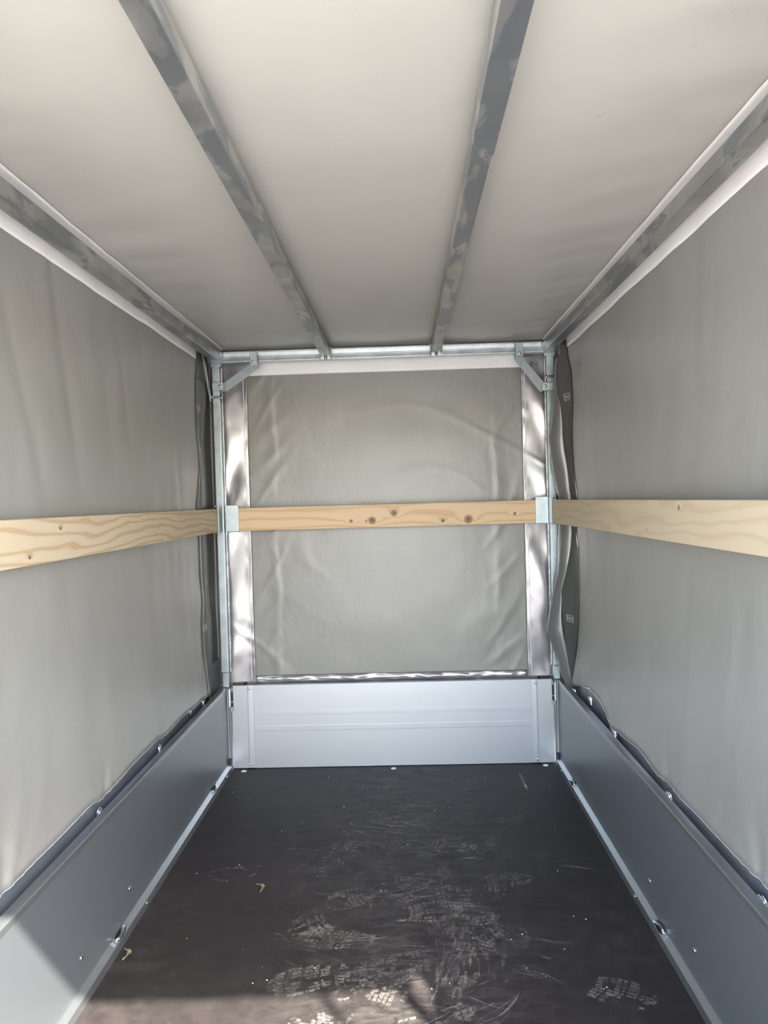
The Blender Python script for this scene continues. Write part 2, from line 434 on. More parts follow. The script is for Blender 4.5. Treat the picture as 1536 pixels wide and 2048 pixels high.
# dark corner pieces with the small printed marks
def left_corner(u, v):
    z = 1.690 + (0.240 - 1.690) * v
    a, b = interp(LA, z), interp(LB, z)
    ends = 2.560
    xa, xb = wall_x(-1, a, z) - 0.0035, 0.690 + 0.004 * N(z * 5, 1, 1)
    if u < 0.4:
        t = u / 0.4; y = a + (b - a) * t; x = xa + (xb - xa) * t + 0.003 * math.sin(t * math.pi)
    else:
        t = (u - 0.4) / 0.6; y = b + (ends - b) * t; x = xb + 0.020 * t + 0.008 * math.sin(t * math.pi) * (0.6 + 0.8 * N(z * 3, 4.0, 2))
    cr = 0.007 * math.exp(-((y - (2.40 - 0.10 * abs(z - 0.62) / 0.3)) / 0.012) ** 2) if 0.42 < z < 0.78 else 0
    return (-(x - cr), y, z)
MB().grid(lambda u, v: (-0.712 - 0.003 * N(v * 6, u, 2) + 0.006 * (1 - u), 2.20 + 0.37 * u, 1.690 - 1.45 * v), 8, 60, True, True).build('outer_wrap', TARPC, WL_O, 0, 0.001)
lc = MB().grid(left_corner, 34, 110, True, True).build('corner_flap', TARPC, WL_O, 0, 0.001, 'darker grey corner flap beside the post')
def right_corner(u, v):       # dark piece between wall and crease
    z = 1.655 + (0.338 - 1.655) * v
    ay = lin(TA, z); bx = lin(TB, z)
    pa = Vector((wall_x(1, min(ay, 2.30), z) - 0.004, ay, z)); pb = Vector((bx, 2.36, z))
    p = pa.lerp(pb, u)
    p.x += 0.012 * math.sin(u * math.pi) + 0.004 * N(z * 4, u * 2, 3) * math.sin(u * math.pi)
    return tuple(p)
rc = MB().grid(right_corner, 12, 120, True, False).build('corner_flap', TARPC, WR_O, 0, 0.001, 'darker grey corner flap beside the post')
def right_roll(u, v):         # satin roll bulging in front of the post
    z = 1.600 + (0.338 - 1.600) * v
    bx, dx = lin(TB, z), lin(TD, z)
    pb, pd = Vector((bx, 2.36, z)), Vector((dx, 2.43, z)); pe = Vector((0.698, 2.452, z))
    if u < 0.7:
        t = u / 0.7; p = pb.lerp(pd, t)
        p.y -= 0.034 * math.sin(t * math.pi); p.x += 0.008 * math.sin(t * 2 * math.pi) + 0.004 * N(z * 9, t * 3, 6) * math.sin(t * math.pi)
    else:
        t = (u - 0.7) / 0.3; p = pd.lerp(pe, t); p.y += 0.008 * math.sin(t * math.pi)
    return tuple(p)
def right_back(u, v):
    z = 1.690 + (0.240 - 1.690) * v
    return (0.712 + 0.004 * N(z * 4, u, 2) - 0.006 * (1 - u), 2.20 + 0.37 * u, z)
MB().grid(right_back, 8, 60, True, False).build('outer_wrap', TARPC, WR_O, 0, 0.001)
MB().grid(right_roll, 24, 150, True, False).build('loose_fold', TARPX, WR_O, 0, 0.001, 'satin grey fold of loose tarpaulin bulging past the post')

def print_mark(parent, fn, side):
    """small square print mark: a frame with two symbols; fn(a, b) maps the unit square onto the tarp"""
    m = MB()
    def stroke(p, q, w=0.05):
        p, q = Vector((*p, 0)), Vector((*q, 0)); d = (q - p).normalized() * w; nn = Vector((-d.y, d.x, 0))
        k = 4
        vs_ = []
        for i in range(k + 1):
            c = p.lerp(q, i / k)
            vs_ += [fn(*(c + nn)[:2]), fn(*(c - nn)[:2])]
        m.add(vs_, [(2 * i, 2 * i + 1, 2 * i + 3, 2 * i + 2) for i in range(k)])
    for a, b in (((0, 0), (1, 0)), ((1, 0), (1, 1)), ((1, 1), (0, 1)), ((0, 1), (0, 0))): stroke(a, b)
    for cx in (0.28, 0.72):
        pts = [(cx + 0.15 * math.cos(t), 0.5 + 0.24 * math.sin(t)) for t in [i * math.pi / 4 for i in range(9)]]
        for p, q in zip(pts[:-1], pts[1:]): stroke(p, q, 0.035)
        stroke((cx - 0.14, 0.5), (cx + 0.14, 0.5), 0.035)
    return m.build('print_mark', MARK, parent, 0, 0.0004, 'small square white print mark')
for z in (1.439, 0.614):
    print_mark(lc, lambda a, b, z=z: (-(0.6835 - 0.0), 2.276 + 0.045 * a, z - 0.012 + 0.024 * b) if False else
               tuple(Vector(left_corner(0.4 * min(1, max(0, (2.270 + 0.045 * a - interp(LA, z)) / max(1e-3, interp(LB, z) - interp(LA, z)))), (1.690 - (z - 0.012 + 0.024 * b)) / (1.690 - 0.240))) + Vector((0.0018, 0, 0))), -1)
    print_mark(rc, lambda a, b, z=z: tuple(Vector(right_corner(min(1, max(0, (2.278 + 0.045 * a - lin(TA, z)) / (2.36 - lin(TA, z)))), (1.655 - (z - 0.012 + 0.024 * b)) / (1.655 - 0.338))) + Vector((-0.0020, -0.0006, 0))), 1)

# ---------------- front tarp
def front_y(x, z):
    d = 0.0030 * N(x * 2.3, z * 2.0, 31.0) + 0.0016 * N(x * 7, z * 6, 12.0)
    q = x + 0.452 + 0.014 * N(z * 5, 1, 3) + 0.005 * N(z * 17, 2, 3)
    d -= 0.0036 * math.exp(-(q / (0.026 if q < 0 else 0.006)) ** 2) * max(0, 0.35 + 0.6 * N(z * 3.2, 2, 8) + 0.6 * N(z * 11, 2, 8))
    q = x - 0.440 - 0.018 * N(z * 4, 5, 3) - 0.005 * N(z * 16, 2, 9)
    d -= 0.0036 * math.exp(-(q / (0.006 if q < 0 else 0.03)) ** 2) * max(0, 0.4 + 0.6 * N(z * 3.0, 7, 1) + 0.6 * N(z * 12, 7, 1))
    r = max(0.0, 1 - abs(N(x * 2.5 + z, z * 3.5, 44.0)) * 9)
    d -= 0.003 * r * max(0, N(x * 3, z * 2, 50) + 0.2)
    d -= 0.0022 * max(0.0, 1 - abs(N(x * 6 - z * 5, z * 2.2, 91.0)) * 8) * math.exp(-((abs(x) - 0.47) / 0.07) ** 2)
    return 2.534 + d
def ft(u, v):
    x = -0.725 + 1.45 * u; z = 1.700 + (-0.06 - 1.700) * v
    return (x, front_y(x, z), z)
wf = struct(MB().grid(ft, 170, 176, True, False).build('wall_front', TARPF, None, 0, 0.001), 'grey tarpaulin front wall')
def ht(u, v):
    x = -0.594 + 1.188 * u; z = 1.668 + (1.594 - 1.668) * v
    return (x, front_y(x, z) - 0.0020 - 0.0015 * N(x * 9, z * 20, 2), z)
MB().grid(ht, 90, 8, True, False).build('hem_band', HEM, wf, 0, 0.0008, 'pale welded band across the top')
def silver(side):
    def fn(u, v):
        x = 0.553 + (0.700 - 0.553) * u; z = 1.668 + (0.345 - 1.668) * v
        a = min(1.0, u * 1.8) * (1.0 if u < 0.9 else (1 - u) / 0.1)
        s = 60 + side * 11
        w = 0.024 * N(x * 5, z * 3.4, s) + 0.012 * N(x * 9, z * 6.5 + x * 7, s + 3) + 0.0024 * N(x * 12, z * 15, s + 7)
        e = 0.0016 * (math.sin(z * 60 + 9 * N(z * 4, 1, s)) * (0.5 + N(z * 9, 3, s))) * math.exp(-((u - 0.06) / 0.09) ** 2)
        return (side * x, front_y(side * x, z) - 0.010 + w * a * 0.85 - e - 0.004 * a, z)
    o = MB().grid(fn, 34, 230, True, side < 0).build('edge_strip', TARPS, wf, 0, 0.0008, 'shiny silver crumpled strip beside the post')
    def wl(u, v):
        uu = (0.568 + 0.0028 * (u - 0.5) - 0.553) / (0.700 - 0.553); z = 1.60 + (0.36 - 1.60) * v
        p = fn(uu, (1.668 - z) / (1.668 - 0.345)); return (p[0], p[1] - 0.0016, p[2])
    MB().grid(wl, 2, 120, True, side < 0).build('weld_line', WELD, o, 0, 0.0004)
    if side > 0:   # small black printed characters near the top
        ink = MB()
        for a, b in [((0, 1), (.34, .98)), ((.34, .98), (.05, .62)), ((.05, .62), (.40, .60)), ((.55, .72), (.66, .86)), ((.66, .86), (.80, .70)), ((.80, .70), (.95, .84)), ((.22, .12), (.30, .12)), ((.86, .05), (.95, .05))]:
            p = Vector((0.592 + 0.034 * a[0], 1.575 + 0.036 * a[1], 0)); q = Vector((0.592 + 0.034 * b[0], 1.575 + 0.036 * b[1], 0))
            d = (q - p).normalized() * 0.0014; nn = Vector((-d.y, d.x, 0))
            vs_ = []
            for c in (p + nn, p - nn, q - nn, q + nn):
                f = fn((c.x - 0.553) / 0.147, (1.668 - c.y) / 1.323); vs_.append((f[0], f[1] - 0.0016, f[2]))
            ink.add(vs_, [(0, 1, 2, 3)])
        ink.build('printed_code', INK, o, 0, 0.0004, 'small black printed code')
silver(-1); silver(1)
def bh(u, v):
    x = -0.556 + 1.106 * u; z = 0.372 + (0.340 - 0.372) * v
    b = 0.010 * math.sin(v * math.pi) * (0.65 + 0.6 * N(x * 9, 2, 7)) + 0.003 * N(x * 30, v * 3, 5)
    return (x, front_y(x, z) - 0.002 - b, z)
MB().grid(bh, 130, 10, True, False).build('bottom_hem', TARPS, wf, 0, 0.0008, 'shiny silver rolled hem')

# ---------------- roof tarp
def roof_z(x, y):
    d = 0.004 * N(x * 1.8, y * 1.4, 71.0) + 0.0015 * N(x * 5, y * 6, 14.0)
    d += -0.004 * math.cos(x * 2 * math.pi / 0.43) * 0.6
    for sx in (-0.55, 0.55):
        d += 0.0036 * N(y * 12 + x * 4, x * 3, 5.0) * math.exp(-((x - sx) / 0.13) ** 2)
    k = math.exp(-(2.52 - y) / 0.035)
    return 1.694 + d * (1 - 0.8 * k) - 0.008 * k
def rt(u, v):
    x = -0.715 + 1.43 * u; y = -0.06 + (2.560 + 0.06) * v
    z = roof_z(x, y); e = max(0, abs(x) - 0.672) / 0.028
    return (x, y, z - 0.020 * e * e)
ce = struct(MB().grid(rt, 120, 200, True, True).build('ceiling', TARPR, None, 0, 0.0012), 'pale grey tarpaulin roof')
for side in (-1, 1):
    def hb(u, v):
        x = side * (0.634 + (0.688 - 0.634) * u); y = -0.04 + (2.50 + 0.04) * v
        return (x, y, roof_z(x, y) - 0.003 - 0.020 * max(0, (abs(x) - 0.672) / 0.028) ** 2)
    MB().grid(hb, 6, 100, True, side > 0).build('hem_band', HEM, ce, 0, 0.0008, 'pale welded band along the roof edge')
def fb(u, v):
    x = -0.64 + 1.28 * u; y = 2.478 + 0.05 * v
    return (x, y, roof_z(x, y) - 0.002 - 0.006 * v - 0.005 * abs(N(x * 7, v * 2, 3)) * math.sin(v * math.pi))
MB().grid(fb, 120, 8, True, True).build('front_seam', TARPX, ce, 0, 0.0008, 'crinkled satin seam at the front of the roof')

# ================================================================== BOARDS
def side_board(side, ztop, label):
    S = lambda poly: [(side * a, b) for a, b in poly]
    r = thing('side_board', label, 'board', (side * 0.665, 1.25, 0.0), 'aluminium side boards')
    Y0, Y1 = -0.01, 2.478
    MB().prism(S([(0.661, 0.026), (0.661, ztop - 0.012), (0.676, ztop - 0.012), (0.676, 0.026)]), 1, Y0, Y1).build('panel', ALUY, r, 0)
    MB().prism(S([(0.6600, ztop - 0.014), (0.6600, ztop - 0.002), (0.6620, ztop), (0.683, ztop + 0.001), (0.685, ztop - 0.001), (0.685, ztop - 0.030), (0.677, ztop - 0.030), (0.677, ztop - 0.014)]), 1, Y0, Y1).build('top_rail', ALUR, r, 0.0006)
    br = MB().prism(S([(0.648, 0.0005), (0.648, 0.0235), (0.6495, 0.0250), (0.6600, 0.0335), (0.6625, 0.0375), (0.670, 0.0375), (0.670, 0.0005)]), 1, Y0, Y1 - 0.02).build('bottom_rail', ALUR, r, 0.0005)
    MB().box(*sorted((side * 0.6495, side * 0.657)), 2.480, 2.492, 0.001, ztop - 0.004).build('end_profile', ALUY, r, 0.0012)
    MB().box(*sorted((side * 0.6585, side * 0.664)), 2.479, 2.486, 0.02, ztop - 0.004).build('end_lip', ALUZ, r, 0.001)
    MB().box(*sorted((side * 0.650, side * 0.660)), 2.462, 2.478, 0.026, 0.052).build('end_plug', BLACK, r, 0.001)
    for y, z in ((1.416, 0.098), (1.136, 0.097), (0.86, 0.097), (0.58, 0.097)):
        MB().dome((side * 0.661, y, z), (-side, 0, 0), 0.0058, 0.0034, 12).build('rivet', BOLT, r)
    for y in (1.498, 2.38):
        MB().dome((side * 0.648, y, 0.014), (-side, 0, 0), 0.0050, 0.003, 12).build('rivet', BOLT, r)
    for y in (1.331, 2.222):
        # recessed lashing point pressed into the sloped face: cup, slot and ring
        nrm = Vector((-side * 0.63, 0, 0.775)).normalized(); c = Vector((side * 0.6555, y, 0.0300))
        du, dv = Vector((0, 1, 0)), nrm.cross(Vector((0, 1, 0)))
        cup = MB()
        def ell(k, h): return [c + du * (0.030 * k * math.cos(t)) + dv * (0.0085 * k * math.sin(t)) + nrm * h for t in [2 * math.pi * i / 20 for i in range(20)]]
        vs_ = ell(1.0, 0.0016) + ell(0.78, 0.0010) + ell(0.5, 0.0006) + [c + nrm * 0.0004]
        cup.add(vs_, [(i, (i + 1) % 20, 20 + (i + 1) % 20, 20 + i) for i in range(20)] + [(20 + i, 20 + (i + 1) % 20, 40 + (i + 1) % 20, 40 + i) for i in range(20)] + [(40 + i, 40 + (i + 1) % 20, 60) for i in range(20)], True)
        co = cup.build('lashing_cup', BLACK, br, label='dark recess of the lashing point')
        rg = MB()
        pts = []
        for i in range(15):
            t = math.pi * i / 14
            pts.append(c + du * (0.023 * math.cos(t)) + dv * (0.004 * math.sin(2 * t)) + nrm * (0.002 + 0.0085 * math.sin(t)))
        rg.tube(pts, 0.0042, 10)
        rg.build('lashing_hoop', BOLT, co, label='bright steel hoop of the lashing point')
        pl = MB(); e = 0.0
        pl.add([c + du * a + dv * b + nrm * 0.0015 for a, b in ((-0.042, -0.006), (-0.026, -0.007), (-0.026, 0.007), (-0.042, 0.006))], [(0, 1, 2, 3)])
        pl.build('pressed_edge', ALUZ, co, 0, 0.001)
    return r
SBL = side_board(-1, 0.340, 'aluminium side board on the left, its near end in sunlight')
SBR = side_board(1, 0.345, 'aluminium side board on the right, wholly in shade')

fbr = thing('front_board', 'pale aluminium front board standing across the end of the floor', 'board', (0, 2.505, 0.001))
prof = [(2.502, 0.002), (2.502, 0.150), (2.50185, 0.153), (2.50185, 0.171), (2.502, 0.174), (2.502, 0.215), (2.5019, 0.218), (2.5019, 0.231), (2.502, 0.234), (2.502, 0.3385), (2.5035, 0.3405), (2.524, 0.3405), (2.524, 0.002)]
MB().prism(prof, 0, -0.562, 0.562).build('panel', ALUX, fbr, 0.0004)
for side in (-1, 1):
    P = [(0.560, 2.503), (0.5605, 2.4995), (0.5815, 2.4985), (0.5825, 2.5000), (0.5845, 2.5000), (0.5855, 2.4985), (0.6495, 2.4985), (0.6495, 2.524), (0.560, 2.524)]
    P = [(side * a, b) for a, b in P]
    # the upper outer corner is cut back for the latch
    MB().prism(P, 2, 0.004, 0.246).build('end_plate', ALUZ, fbr, 0.0004)
    Q = [(a if abs(a) < 0.64 else side * 0.6430, b) for a, b in P]
    MB().prism(Q, 2, 0.246, 0.3400).build('end_plate_top', ALUZ, fbr, 0.0004)
    for z in (0.326, 0.018):
        MB().dome((side * 0.578, 2.4987, z), (0, -1, 0), 0.0055, 0.0034, 14).build('rivet', BOLT, fbr)
    MB().prism([(side * 0.598, 2.499), (side * 0.642, 2.499), (side * 0.642, 2.522), (side * 0.590, 2.522)], 2, 0.3405, 0.3475).build('corner_cap', BLACK, fbr, 0, 0, 'black plastic corner cap')
    MB().box(*sorted((side * 0.592, side * 0.638)), 2.4955, 2.4985, 0.0008, 0.0045).build('foot_gap_dark', BLACK, fbr, 0, 0, 'black block standing for the dark gap under the board')  # solid block painted black for the dark notch at the board's foot

for side in (-1, 1):
    lt = thing('corner_latch', 'white and steel latch at the %s top corner of the front board' % ('left' if side < 0 else 'right'), 'latch', (side * 0.646, 2.49, 0.24), 'latches of the front board')
    B = lambda x0, x1, y0, y1, z0, z1: MB().box(*sorted((side * x0, side * x1)), y0, y1, z0, z1)
    B(0.6475, 0.6525, 2.466, 2.479, 0.262, 0.334).build('latch_strip', WHITEP, lt, 0.001)
    B(0.6445, 0.6470, 2.497, 2.503, 0.242, 0.337).build('slot', BLACK, lt)
    B(0.6435, 0.6465, 2.486, 2.496, 0.318, 0.336).build('upper_keeper', ZINC, lt, 0.0008)
    B(0.6405, 0.6480, 2.480, 2.494, 0.276, 0.2795).build('pin', BOLT, lt, 0.0005)
    B(0.6420, 0.6490, 2.476, 2.492, 0.240, 0.258).build('catch', ZINC, lt, 0.0012)

# ================================================================== FRAME
def post(side, label):
    r = thing('corner_post', label, 'post', (side * 0.662, 2.48, 0.341), 'front corner posts')
    xi, xo = (0.649, 0.679) if side < 0 else (0.6455, 0.6755)
    MB().box(*sorted((side * xi, side * xo)), 2.4655, 2.4955, 0.400, 1.632).build('tube', ZINC, r, 0.0025)
    MB().box(*sorted((side * (xi + .001), side * (xo - .004))), 2.4670, 2.4940, 0.3470 if side > 0 else 0.3415, 0.3995).build('foot_stub', ZINC, r, 0.002)
    # corner joint at the head
    MB().box(*sorted((side * (xi - .013), side * (xi - .010))), 2.450, 2.488, 1.632, 1.678).build('joint_plate', ZINC, r, 0.0008)
    MB().box(*sorted((side * (xi - .009), side * (xo + .002))), 2.4600, 2.4640, 1.622, 1.652).build('joint_plate', ZINC, r, 0.0008)
    MB().dome((side * (xi + .004), 2.460, 1.640), (0, -1, 0), 0.006, 0.006, 12).build('bolt', BOLT, r)
    MB().cyl((side * (xi + .016), 2.4602, 1.640), (side * (xi + .016), 2.452, 1.640), 0.0042, 6).build('bolt', BOLT, r)
    # slim second channel behind, seen beside the tube
    MB().box(*sorted((side * (xi - .0055), side * (xi - .001))), 2.486, 2.5005, 0.40, 1.62).build('back_channel', ZINCD, r, 0.0008)
    return r
POST_L = post(-1, 'zinc plated corner post at the left end of the front beam')
POST_R = post(1, 'zinc plated corner post at the right, partly hidden by loose tarpaulin')

fbm = thing('roof_beam', 'zinc channel beam running across the front under the roof', 'beam', (0, 2.47, 1.636))
ch = [(2.4560, 1.6370), (2.4560, 1.6420), (2.4585, 1.6440), (2.4595, 1.6560), (2.4580, 1.6575), (2.4595, 1.6590), (2.4585, 1.6735), (2.4560, 1.6755), (2.4560, 1.6785), (2.490, 1.6785), (2.490, 1.6370)]
for a, b in ((-0.632, -0.246), (-0.198, 0.190), (0.236, 0.630)):
    MB().prism(ch, 0, a, b).build('channel', ZINCB, fbm, 0.0005)
MB().box(-0.640, 0.640, 2.464, 2.489, 1.6380, 1.6750).build('core', ZINCD, fbm)
for x in (-0.629, -0.243, -0.2005, 0.1925, 0.2385, 0.627):
    MB().box(x - 0.0022, x + 0.0022, 2.4535, 2.458, 1.6415, 1.672).build('end_stop', BOLT, fbm, 0.001)

def rail(side, label):
    r = thing('roof_rail', label, 'rail', (side * 0.647, 1.2, 1.634), 'roof rails')
    MB().box(*sorted((side * 0.630, side * 0.6655)), -0.02, 2.452, 1.634, 1.6690).build('tube', ZINCD, r, 0.0018)
    MB().box(*sorted((side * 0.6285, side * 0.6670)), 2.395, 2.4535, 1.6325, 1.6705).build('end_sleeve', ZINC, r, 0.0012)
rail(-1, 'galvanised square roof rail along the top of the left tarpaulin')
rail(1, 'galvanised square roof rail along the top of the right tarpaulin')

def roof_bar(x0, x1, sleeve, label):
    r = thing('roof_bar', label, 'bar', ((x0 + x1) / 2, 1.2, 1.6445), 'lengthwise roof bars')
    MB().box(x0, x1, -0.02, 2.4435, 1.6450, 1.6800).build('tube', ZINCD, r, 0.0016)
    if sleeve: MB().box(x0 - 0.0022, x1 + 0.0022, -0.02, 0.812, 1.6428, 1.6815).build('sleeve', ZINCD, r, 0.0014)
    b = MB().box(x0 - 0.0035, x1 + 0.0035, 2.4445, 2.4545, 1.6335, 1.6530)
    b.box(x0 - 0.0055, x0 - 0.0010, 2.425, 2.4545, 1.640, 1.680); b.box(x1 + 0.0010, x1 + 0.0055, 2.425, 2.4545, 1.640, 1.680)
    bo = b.build('end_clip', ZINC, r, 0.0015)
    xm = (x0 + x1) / 2
    hole = MB().box(xm - 0.0062, xm + 0.0062, 2.4430, 2.4447, 1.6350, 1.6460).build('clip_hole', BLACK, bo)
    MB().dome((xm, 2.4428, 1.6400), (0, -1, 0), 0.0036, 0.002, 10).build('clip_bolt', BOLT, bo)
roof_bar(-0.2385, -0.2035, False, 'galvanised roof bar left of the middle, patchy stained')
roof_bar(0.1960, 0.2310, True, 'galvanised roof bar right of the middle, jointed halfway')

def corner_brace(side, strap, p1, b1, p2, b2, label):
    r = thing('corner_brace', label, 'brace', (side * 0.57, 2.452, 1.50), 'flat corner braces')
    MB().prism(strap, 1, 2.4485, 2.4530).build('strap', ZINCS, r, 0.0008)
    (xa, za), (xb, zb) = p1
    MB().box(xa, xb, 2.4375, 2.4405, zb, za).build('clamp_plate', ZINC, r, 0.0015)
    MB().box(xa, xb, 2.4405, 2.4580, za - 0.004, za).build('clamp_return', ZINC, r, 0.0008)
    MB().dome((b1[0], 2.4375, b1[1]), (0, -1, 0), 0.0066, 0.0045, 14).build('screw', BOLT, r)
    (xa, za), (xb, zb) = p2
    MB().box(xa, xb, 2.4375, 2.4405, zb, za).build('clamp_plate', ZINC, r, 0.0015)
    MB().dome((b2[0], 2.4375, b2[1]), (0, -1, 0), 0.0066, 0.0045, 14).build('screw', BOLT, r)
corner_brace(-1, [(-.522, 1.627), (-.626, 1.557), (-.640, 1.540), (-.635, 1.523), (-.619, 1.522), (-.527, 1.582), (-.484, 1.611), (-.484, 1.629), (-.500, 1.640)],
             [(-.520, 1.674), (-.490, 1.618)], (-.507, 1.633), [(-.672, 1.557), (-.628, 1.526)], (-.640, 1.541), 'flat zinc brace angled across the left upper corner')
corner_brace(1, [(.518, 1.630), (.518, 1.611), (.614, 1.482), (.624, 1.481), (.640, 1.495), (.629, 1.521), (.549, 1.618), (.540, 1.638)],
             [(.521, 1.673), (.551, 1.620)], (.537, 1.632), [(.621, 1.515), (.667, 1.484)], (.633, 1.502), 'flat zinc brace angled across the right upper corner')

def side_brace(side, zn, r):
    xo = 0.681
    b = MB().prism([(2.335, 1.664), (2.355, 1.668), (2.452, zn + 0.010), (2.456, zn - 0.014), (2.440, zn - 0.016)], 0, *sorted((side * xo, side * (xo + 0.003)))).build('side_brace', ZINC, r, 0.0006, 0, 'slim zinc brace bolted behind the post')
    for k, (y, z, xi) in enumerate(((2.4590, 1.6545, 0.640), (2.4590, 1.6610, 0.646), (2.4590, zn, 0.634), (2.4590, zn + 0.006, 0.644))):
        MB().cyl((side * (xo + 0.002), y, z), (side * xi, y, z), 0.0024, 8).build('bolt', BOLT, b)
        if k in (0, 2): MB().dome((side * (xi + 0.010), y - 0.001, z), (-side, -0.6, 0), 0.0062, 0.0062, 10).build('nut', BOLT, b)
    MB().box(*sorted((side * 0.638, side * 0.642)), 2.4635, 2.484, zn - 0.020, zn + 0.022).build('backing_plate', ZINCD, b, 0.0006)
side_brace(-1, 1.499, POST_L)
side_brace(1, 1.539, POST_R)

# ================================================================== TIMBER
ZB, ZT = 0.9672, 1.0582; ZM = (ZB + ZT) / 2
def timber(length, thick, center, rotz, mat, label):
    m = MB().box(-length / 2, length / 2, -thick / 2, thick / 2, -(ZT - ZB) / 2, (ZT - ZB) / 2)
    me = bpy.data.meshes.new('timber_board'); me.from_pydata(m.v, [], m.f); me.materials.append(mat)
    o = bpy.data.objects.new('timber_board', me); COL.objects.link(o)
    o.location = center; o.rotation_euler = (0, 0, rotz)
    bm = o.modifiers.new('bevel', 'BEVEL'); bm.width = 0.002; bm.segments = 2
    return tag(o, label, 'board', 'wooden boards inserted round the tarpaulin')
W_F = mat_wood('wood_front', (0.66, 0.475, 0.295), (0.42, 0.24, 0.115), [(-.141, .995 - ZM, .0065), (-.057, .995 - ZM, .0145), (-.080, .993 - ZM, .004), (.030, 1.022 - ZM, .0125), (.223, .987 - ZM, .0075), (.324, .990 - ZM, .0165), (.507, 1.007 - ZM, .0065)], 60, 3.1, 0.0, 2.2, 0.6)
W_L = mat_wood('wood_left', (0.60, 0.495, 0.345), (0.42, 0.265, 0.13), [(1.104 - 1.235, 1.035 - ZM, .0042), (.974 - 1.235, .984 - ZM, .0045), (1.588 - 1.235, 1.040 - ZM, .0022), (2.356 - 1.235, .986 - ZM, .002)], 85, 7.7, 0.0, 3.0, 0.85)
W_R = mat_wood('wood_right', (0.60, 0.50, 0.35), (0.47, 0.325, 0.175), [(-(1.122 - 1.235), 1.042 - ZM, .0060), (-(1.324 - 1.235), .988 - ZM, .0028)], 52, 12.4, 0.0, 3.4)
timber(1.230, 0.022, (0.0, 2.4760, ZM), 0.0, W_F, 'orange-toned wooden board with dark knots across the front wall')
timber(2.450, 0.022, (-0.6690, 1.235, ZM), math.pi / 2, W_L, 'pale wooden board with strong brown grain along the left wall')
timber(2.450, 0.022, (0.6535, 1.235, ZM), -math.pi / 2, W_R, 'pale wooden board with faint grain along the right wall')

def bracket(side, xw, label):
    r = thing('board_bracket', label, 'bracket', (side * 0.62, 2.455, 0.966), 'sheet metal board brackets')
    S = lambda a, b: sorted((side * a, side * b))
    x0, x1 = (0.588, 0.638)
    m = MB()
    # front plate with clipped inner top corner
    m.prism([(side * x0, 0.966), (side * x0, 1.066), (side * (x0 + 0.004), 1.071), (side * x1, 1.071), (side * x1, 0.966)], 1, 2.4570, 2.4600)
    m.build('front_plate', ZINC, r, 0.0012)
    MB().box(*S(x0, x1), 2.4600, 2.4880, 0.9635, 0.9660).build('front_shelf', ZINC, r, 0.0008)
    MB().box(*S(xw - 0.0036, xw - 0.0008), 2.402, 2.4560, 0.966, 1.071).build('side_plate', ZINC, r, 0.0012)
    MB().box(*S(xw - 0.003, xw + 0.022), 2.402, 2.4560, 0.9635, 0.9660).build('side_shelf', ZINC, r, 0.0008)
    MB().dome((side * (xw + 0.022), 2.452, 1.067), (0, -0.6, 0.8), 0.006, 0.006, 10).build('bolt', BOLT, r)
bracket(-1, 0.658, 'zinc sheet bracket joining the left and front wooden boards')
bracket(1, 0.6425, 'zinc sheet bracket joining the right and front wooden boards')

# ================================================================== REAR END (behind the camera's view)
for side in (-1, 1):
    r = thing('rear_post', 'zinc post standing at the open rear on the %s' % ('left' if side < 0 else 'right'), 'post', (side * 0.663, 0.118, 0.345), 'rear posts')
    MB().box(*sorted((side * 0.650, side * 0.676)), 0.110, 0.126, 0.352, 1.633).build('tube', ZINC, r, 0.002)
rl = MB()
def roll(u, v):
    x = -0.78 + 1.56 * u; sag = 0.042 * (1 - (x / 0.78) ** 2)
    q = 2 * math.pi * v; rr = 0.048 + 0.002 * N(x * 6, math.cos(q), math.sin(q))
    return (x, -0.035 + rr * math.cos(q), 1.622 - sag + rr * math.sin(q))
ro = rl.grid(roll, 40, 20, True, False).build('rolled_door', TARPS)
tag(ro, 'rolled up tarpaulin door hanging under the rear edge of the roof', 'door')
st = MB().box(0.598, 0.613, -0.091, -0.088, 1.28, 1.60)
tag(st.build('webbing_strap', WEB), 'dark webbing strap hanging at the rear, shown by its shadow', 'strap')

# ================================================================== DEBRIS AND MARKS ON THE FLOOR
def dust_obj(name, quads, label):
    me = bpy.data.meshes.new(name); v = []; f = []; a = []
    for pts, al in quads:
        b = len(v); v += [(p[0], p[1], 0.0004 + 0.0003 * random.random()) for p in pts]; f.append(list(range(b, b + len(pts)))); a += [al] * len(pts)
    c = Vector((sum(p[0] for p in v) / len(v), sum(p[1] for p in v) / len(v), 0.0))
    me.from_pydata([(p[0] - c.x, p[1] - c.y, p[2]) for p in v], [], f); me.materials.append(DUST)
    at = me.attributes.new('dust', 'FLOAT', 'POINT'); at.data.foreach_set('value', a)
    o = bpy.data.objects.new(name, me); COL.objects.link(o); o.parent = fl; o.location = c - WL[fl.name]
    o['kind'] = 'stuff'
    if label: o['label'] = label
    return o
def half_w(u):   # half width of the sole at u in 0..1 (heel to toe)
    return interp([(0, 0.014), (0.05, 0.028), (0.16, 0.035), (0.30, 0.032), (0.45, 0.031), (0.65, 0.045), (0.80, 0.048), (0.92, 0.036), (0.98, 0.020), (1.0, 0.010)], u)
